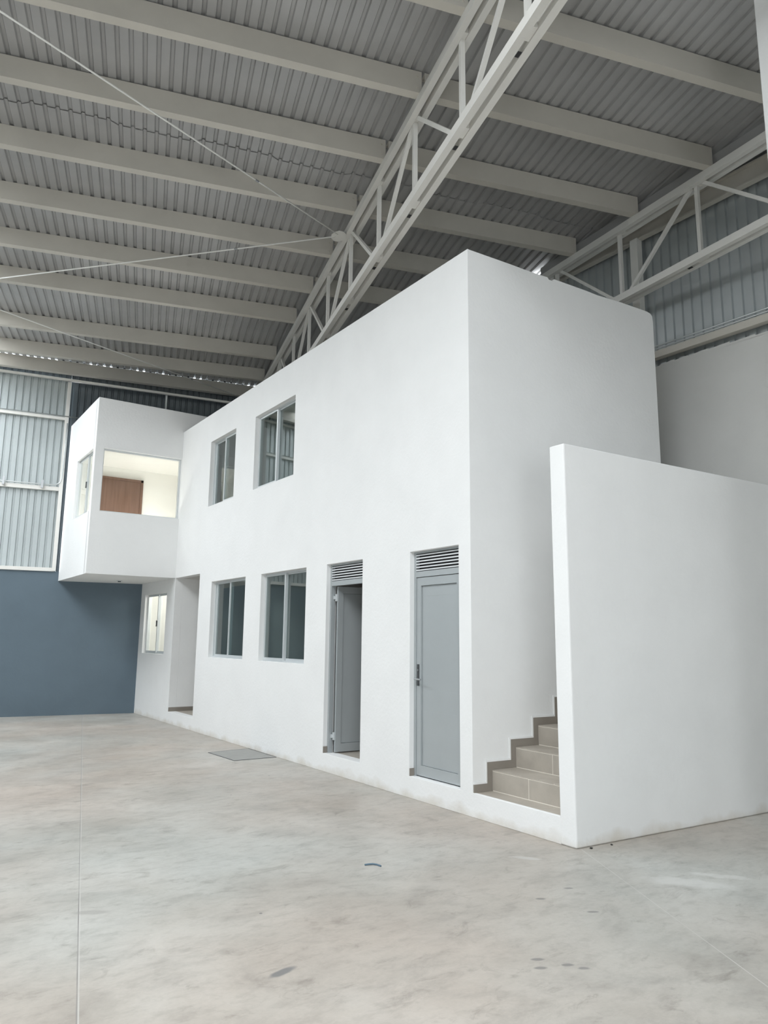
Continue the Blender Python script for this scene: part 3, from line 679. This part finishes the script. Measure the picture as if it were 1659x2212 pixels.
# fixed picture window in the block
root = empty('window_7', (-0.75, YK + 0.07, BW[2])); struct(root, 'wide picture window of the projecting block showing a lit room and a brown door', 'window')
b = MB(); f = 0.03; y0, y1 = YK + 0.055, YK + 0.105
b.box(BW[0], BW[0] + f * .6, y0, y1, BW[2], BW[3]); b.box(BW[1] - f, BW[1], y0, y1, BW[2], BW[3]); b.box(BW[0] + f * .6, BW[1] - f, y0, y1, BW[2], BW[2] + f * .7); b.box(BW[0] + f * .6, BW[1] - f, y0, y1, BW[3] - f, BW[3])
b.build('window_frame', M['alu'], root)
MB().box(BW[0] + f * .5, BW[1] - f * .9, YK + 0.075, YK + 0.081, BW[2] + f * .6, BW[3] - f * .9).build('glass_pane', M['clear'], root)

# ------------------------------------------------------------------ doors with louvred transoms
def door(name, label, D, opened):
    y0, y1, z0, z1 = D; root = empty(name, (0.09, (y0 + y1) / 2, z0)); struct(root, label, 'door')
    xf0, xf1 = 0.058, 0.11; f = 0.035; zt = 2.245
    b = MB(); b.box(xf0, xf1, y0, y0 + f, z0, z1); b.box(xf0, xf1, y1 - f, y1, z0, z1); b.box(xf0, xf1, y0 + f, y1 - f, z1 - 0.022, z1); b.box(xf0, xf1, y0 + f, y1 - f, zt, zt + 0.06)
    b.build('door_frame', M['alu_door'], root)
    lv = empty('louvre', (0.09, (y0 + y1) / 2, zt + 0.06)); lv.parent = root; lv.matrix_parent_inverse = Matrix.Translation(-root.location)
    b = MB(); n = 6; h = (z1 - 0.022) - (zt + 0.06)
    for k in range(n):
        zc = zt + 0.06 + h * (k + 0.42) / n
        b.hexa([(xf0 + 0.0, y0 + f, zc - 0.006), (xf0 + 0.0, y1 - f, zc - 0.006), (xf0 + 0.030, y1 - f, zc + 0.004), (xf0 + 0.030, y0 + f, zc + 0.004),
                (xf0 + 0.0, y0 + f, zc + 0.008), (xf0 + 0.0, y1 - f, zc + 0.008), (xf0 + 0.030, y1 - f, zc + 0.010), (xf0 + 0.030, y0 + f, zc + 0.010)])
    bpy.data.objects.remove(lv)
    b.build('louvre_slats', M['louvre'], root)
    MB().box(xf1 - 0.006, xf1 - 0.003, y0 + f, y1 - f, zt + 0.06, z1 - 0.022).build('louvre_backing', M['black'], root)
    # leaf in local coordinates: hinge side at v = 0 for the open door
    v0, v1 = 0.0, (y1 - y0) - 2 * f - 0.006; zb_, zt_ = z0 + 0.012, zt - 0.006
    def place(bm_, u0, u1, d0, d1, a_, c_):
        pts = []
        for zz in (a_, c_):
            for (u, d) in ((u0, d0), (u1, d0), (u1, d1), (u0, d1)):
                if opened: 
                    an = math.radians(3.0); hx, hy = 0.115, y1 - f - 0.03
                    pts.append((hx + u * math.cos(an) + d * math.sin(an), hy - 0.04 + d * math.cos(an) - u * math.sin(an), zz))
                else: pts.append((0.066 + d, y1 - f - 0.003 - u, zz))
        bm_.hexa(pts)
    st = 0.075 if opened else 0.07
    leaf = MB(); place(leaf, v0, v0 + st, 0, 0.036, zb_, zt_); place(leaf, v1 - st, v1, 0, 0.036, zb_, zt_); place(leaf, v0 + st, v1 - st, 0, 0.036, zb_, zb_ + 0.10); place(leaf, v0 + st, v1 - st, 0, 0.036, zt_ - 0.085, zt_)
    lf = leaf.build('door_leaf', M['alu_door'], root)
    pn = MB(); n = 17; hgt = (zt_ - 0.085) - (zb_ + 0.10)
    for k in range(n):
        a_ = zb_ + 0.103 + (hgt - 0.006) * k / n; place(pn, v0 + st + 0.003, v1 - st - 0.003, 0.018 + 0.0012 * (k % 2), 0.030, a_, a_ + (hgt - 0.006) / n)
    pn.build('door_panel', M['alu_door'], root)
    bk = MB(); place(bk, v0 + st - 0.01, v1 - st + 0.01, 0.031, 0.034, zb_ + 0.09, zt_ - 0.075); bk.build('gap_shade_backing', M['black'], root)  # black sheet, paints the shade in the gap around the panel
    if opened:
        for zz in (0.41, 2.10):
            b = MB(); b.box(0.10, 0.135, y1 - f - 0.055, y1 - f - 0.02, zz - 0.045, zz + 0.045); b.box(0.085, 0.105, y1 - f - 0.035, y1 - f, zz - 0.02, zz + 0.02); b.build('hinge', M['alu'], root)
    else:
        b = MB(); place(b, v0 + 0.012, v0 + 0.045, -0.006, 0.0, 1.115, 1.335); b.build('handle_plate', M['alu_dark'], root)
        b = MB(); yc = y1 - f - 0.003 - 0.03
        b.tube([(0.066, yc, 1.185), (0.012, yc, 1.185), (0.006, yc - 0.01, 1.185), (0.004, yc - 0.115, 1.183)], 0.009, 8); b.tube([(0.062, yc, 1.275), (0.052, yc, 1.275)], 0.012, 10)
        b.build('door_handle', M['chrome'], root)
    return root
door('door_1', 'grey aluminium door standing open inwards between the window and the closed door', DOOR1, True)
door('door_2', 'closed grey aluminium door nearest the stairs', DOOR2, False)
for k, D in enumerate((DOOR1, DOOR2)):      # tile skirting on the far jambs
    solid('baseboard_%s' % ('open_door', 'closed_door')[k], M['tile_skirt'], 'short taupe skirting tile on the jamb of the %s door' % ('open', 'closed')[k], 'skirting', 0.002, 0.056, D[1] - 0.010, D[1] - 0.001, SILL, SILL + 0.075)

# ------------------------------------------------------------------ stairs
solid('wall_sill', M['plaster'], 'low white kerb in front of the first stair tread', 'wall', 0.0, 0.03, TW - 0.005, YB + 0.004, 0, SILL + 0.001, bevel=0.004)
RS = 0.1876; TR = 0.2895; NS = 11; X1 = 0.219
SM = Matrix.Rotation(AE, 4, 'Z')
root = empty('staircase', (0.6, 0.7, 0)); tag(root, 'beige tiled staircase climbing between the low wall and the office end wall', 'staircase')
ya, yb_ = TW + 0.004, YB - 0.0145
def sl(b, x0, x1, y0, y1, z0, z1):
    # keep the first step square with the facade line at x=0, shear with the walls further in
    q = [(x0, y0 + AE * x0), (x1, y0 + AE * x1), (x1, y1 + AE * x1), (x0, y1 + AE * x0)]
    b.hexa([(x, y, z0) for x, y in q] + [(x, y, z1) for x, y in q])
for k in range(NS + 1):
    x0 = 0.10 if k == 0 else X1 + (k - 1) * TR; z = SILL + k * RS; x1 = X1 + k * TR
    if x1 > 3.40: break
    b = MB(); sl(b, x0 + (0.0015 if k else -0.065), x1 + 0.0015, ya, yb_, 0 if k < 2 else z - 2 * RS, z - 0.0015); b.build('step_core', M['grout'], root)
    jy = [ya, 0.73 if k % 2 == 0 else 0.73, yb_]
    jt = [ya, 0.42 if k == 0 else 0.43, yb_]
    b = MB()
    for a_, c_ in zip(jt, jt[1:]): sl(b, x0 - (0.0 if k else 0.07), x1 + 0.006, a_ + 0.0025, c_ - 0.0025, z - 0.010, z)
    b.build('tread_tile', M['tile'], root)
    if k:
        b = MB()
        for a_, c_ in zip(jy, jy[1:]): sl(b, x0, x0 + 0.010, a_ + 0.003, c_ - 0.003, z - RS + 0.006, z - 0.014)
        b.build('riser_tile', M['tile'], root)
# stepped skirting tile on the end wall with a plaster lip above it
def stepped(x_off, h, d0, d1, name, material, parent, h2=None):
    b = MB(); sh = 0.062
    for k in range(NS + 1):
        x0 = 0.004 if k == 0 else X1 + (k - 1) * TR; z = SILL + k * RS; x1 = X1 + k * TR
        if x1 > 3.40: break
        sl(b, x0 - (sh if k else 0) - (x_off if k else 0), x1 - sh - x_off, yb_ + d0, yb_ + d1, z - 0.0, z + h)
        sl(b, x1 - sh - x_off, x1, yb_ + d0, yb_ + d1, z - 0.0, z + RS)
    return b.build(name, material, parent)
o = stepped(0.0, 0.073, 0.0, 0.011, 'baseboard_stairs', M['tile_skirt'], None)
struct(o, 'stepped taupe tile skirting following the stairs on the end wall', 'skirting')
b = MB(); lip = 0.016; sh = 0.062
for k in range(NS + 1):
    x0 = 0.004 if k == 0 else X1 + (k - 1) * TR; z = SILL + k * RS; x1 = X1 + k * TR
    if x1 > 3.40: break
    sl(b, x0 - (sh + lip if k else 0), x1 - sh, yb_ + 0.001, yb_ + 0.0115, z + 0.073, z + 0.073 + lip)
    sl(b, x1 - sh - lip, x1 - sh, yb_ + 0.001, yb_ + 0.0115, z + 0.0735 + lip, z + RS + 0.073)
struct(b.build('trim_3', M['plaster']), 'thin white plaster lip above the stepped skirting', 'trim')

# low stair wall
b = MB()
LWx = 3.55
def slw(x, y): return (x, y + AE * 0.95 * x)
pts = [(0.0, 0.0), (LWx, 0.0), (LWx, TW), (0.0, TW)]
b.hexa([(*slw(x, y), 0.0) for x, y in pts] + [(*slw(x, y), z) for (x, y), z in zip(pts, (HW, HW - 0.02, HW - 0.02, HW))])
struct(b.build('wall_stairs', M['plaster'], bevel=0.012), 'free-standing white wall in front of the stairs, nearest the camera', 'wall')

# ------------------------------------------------------------------ small things
root = empty('downlight', (-0.686, 11.127, ZB)); tag(root, 'small round downlight in the soffit of the projecting block', 'lamp')
b = MB(); b.tube([(-0.686, 11.127, ZB), (-0.686, 11.127, ZB - 0.012)], 0.055, 20); b.build('rim', M['alu'], root)
b = MB(); b.tube([(-0.686, 11.127, ZB - 0.012), (-0.686, 11.127, ZB - 0.03)], 0.03, 16); b.build('lamp_body', M['alu_dark'], root)
root = empty('floor_hatch', (-0.32, 5.62, 0)); tag(root, 'rectangular inspection cover set in the floor beside the office front', 'hatch')
q = [(-0.645, 6.025), (-0.612, 5.20), (-0.02, 5.175), (-0.02, 6.07)]
b = MB(); b.hexa([(x, y, 0.0) for x, y in q] + [(x, y, 0.004) for x, y in q]); b.build('cover', M['hatch'], root)
b = MB()
for (xa, yaa), (xb, ybb) in zip(q, q[1:] + q[:1]): b.bar((xa, yaa, 0.002), (xb, ybb, 0.002), 0.010, 0.006)
b.build('cover_rim', M['alu_dark'], root)
b = MB(); b.tube([(-1.61, 0.545, 0.005), (-1.585, 0.53, 0.008), (-1.555, 0.525, 0.007), (-1.535, 0.50, 0.006), (-1.53, 0.455, 0.005)], 0.006, 6)
tag(b.build('plastic_strip', M['plastic'], smooth=True), 'small curled blue-grey plastic strip lying on the concrete floor', 'litter')
for k, (x, y, r, lab) in enumerate(((0.11, -0.03, 0.012, 'tiny dark stone at the foot of the low white wall, nearer its corner'), (0.33, -0.05, 0.010, 'tiny dark stone at the foot of the low white wall, farther from its corner'))):
    bm = bmesh.new(); bmesh.ops.create_icosphere(bm, subdivisions=2, radius=r)
    for v in bm.verts: v.co *= random.uniform(0.8, 1.15); v.co.z *= 0.6
    me = bpy.data.meshes.new('pebble'); bm.to_mesh(me); bm.free(); me.materials.append(M['pebble'])
    o = bpy.data.objects.new('pebble', me); COL.objects.link(o); o.location = (x, y - 0.02, r * 0.45); tag(o, lab, 'pebble', 'pebbles')

root = empty('fill_lamp', (-0.6, 10.5, ZB + 0.15)); tag(root, 'unseen lamp added on the upper room floor to brighten its ceiling', 'lamp')  # added fill source, kept below the window sill out of sight
b = MB(); b.tube([(-0.6, 10.5, 2.848), (-0.6, 10.5, 2.86)], 0.12, 16); b.build('foot', M['black'], root)
b = MB(); b.tube([(-0.6, 10.5, 2.86), (-0.6, 10.5, 3.1)], 0.012, 8); b.build('stem', M['black'], root)
d_ = bpy.data.lights.new('fill_light', 'POINT'); d_.energy = 37; d_.color = (1.0, 0.975, 0.935); d_.shadow_soft_size = 0.08
o_l = bpy.data.objects.new('fill_light', d_); COL.objects.link(o_l); o_l.location = (-0.6, 10.5, 3.25)
bulb('ceiling_lamp', (0.75, 10.7, ZB), 20, (1.0, 0.98, 0.95), 'round ceiling lamp in the small ground floor room')
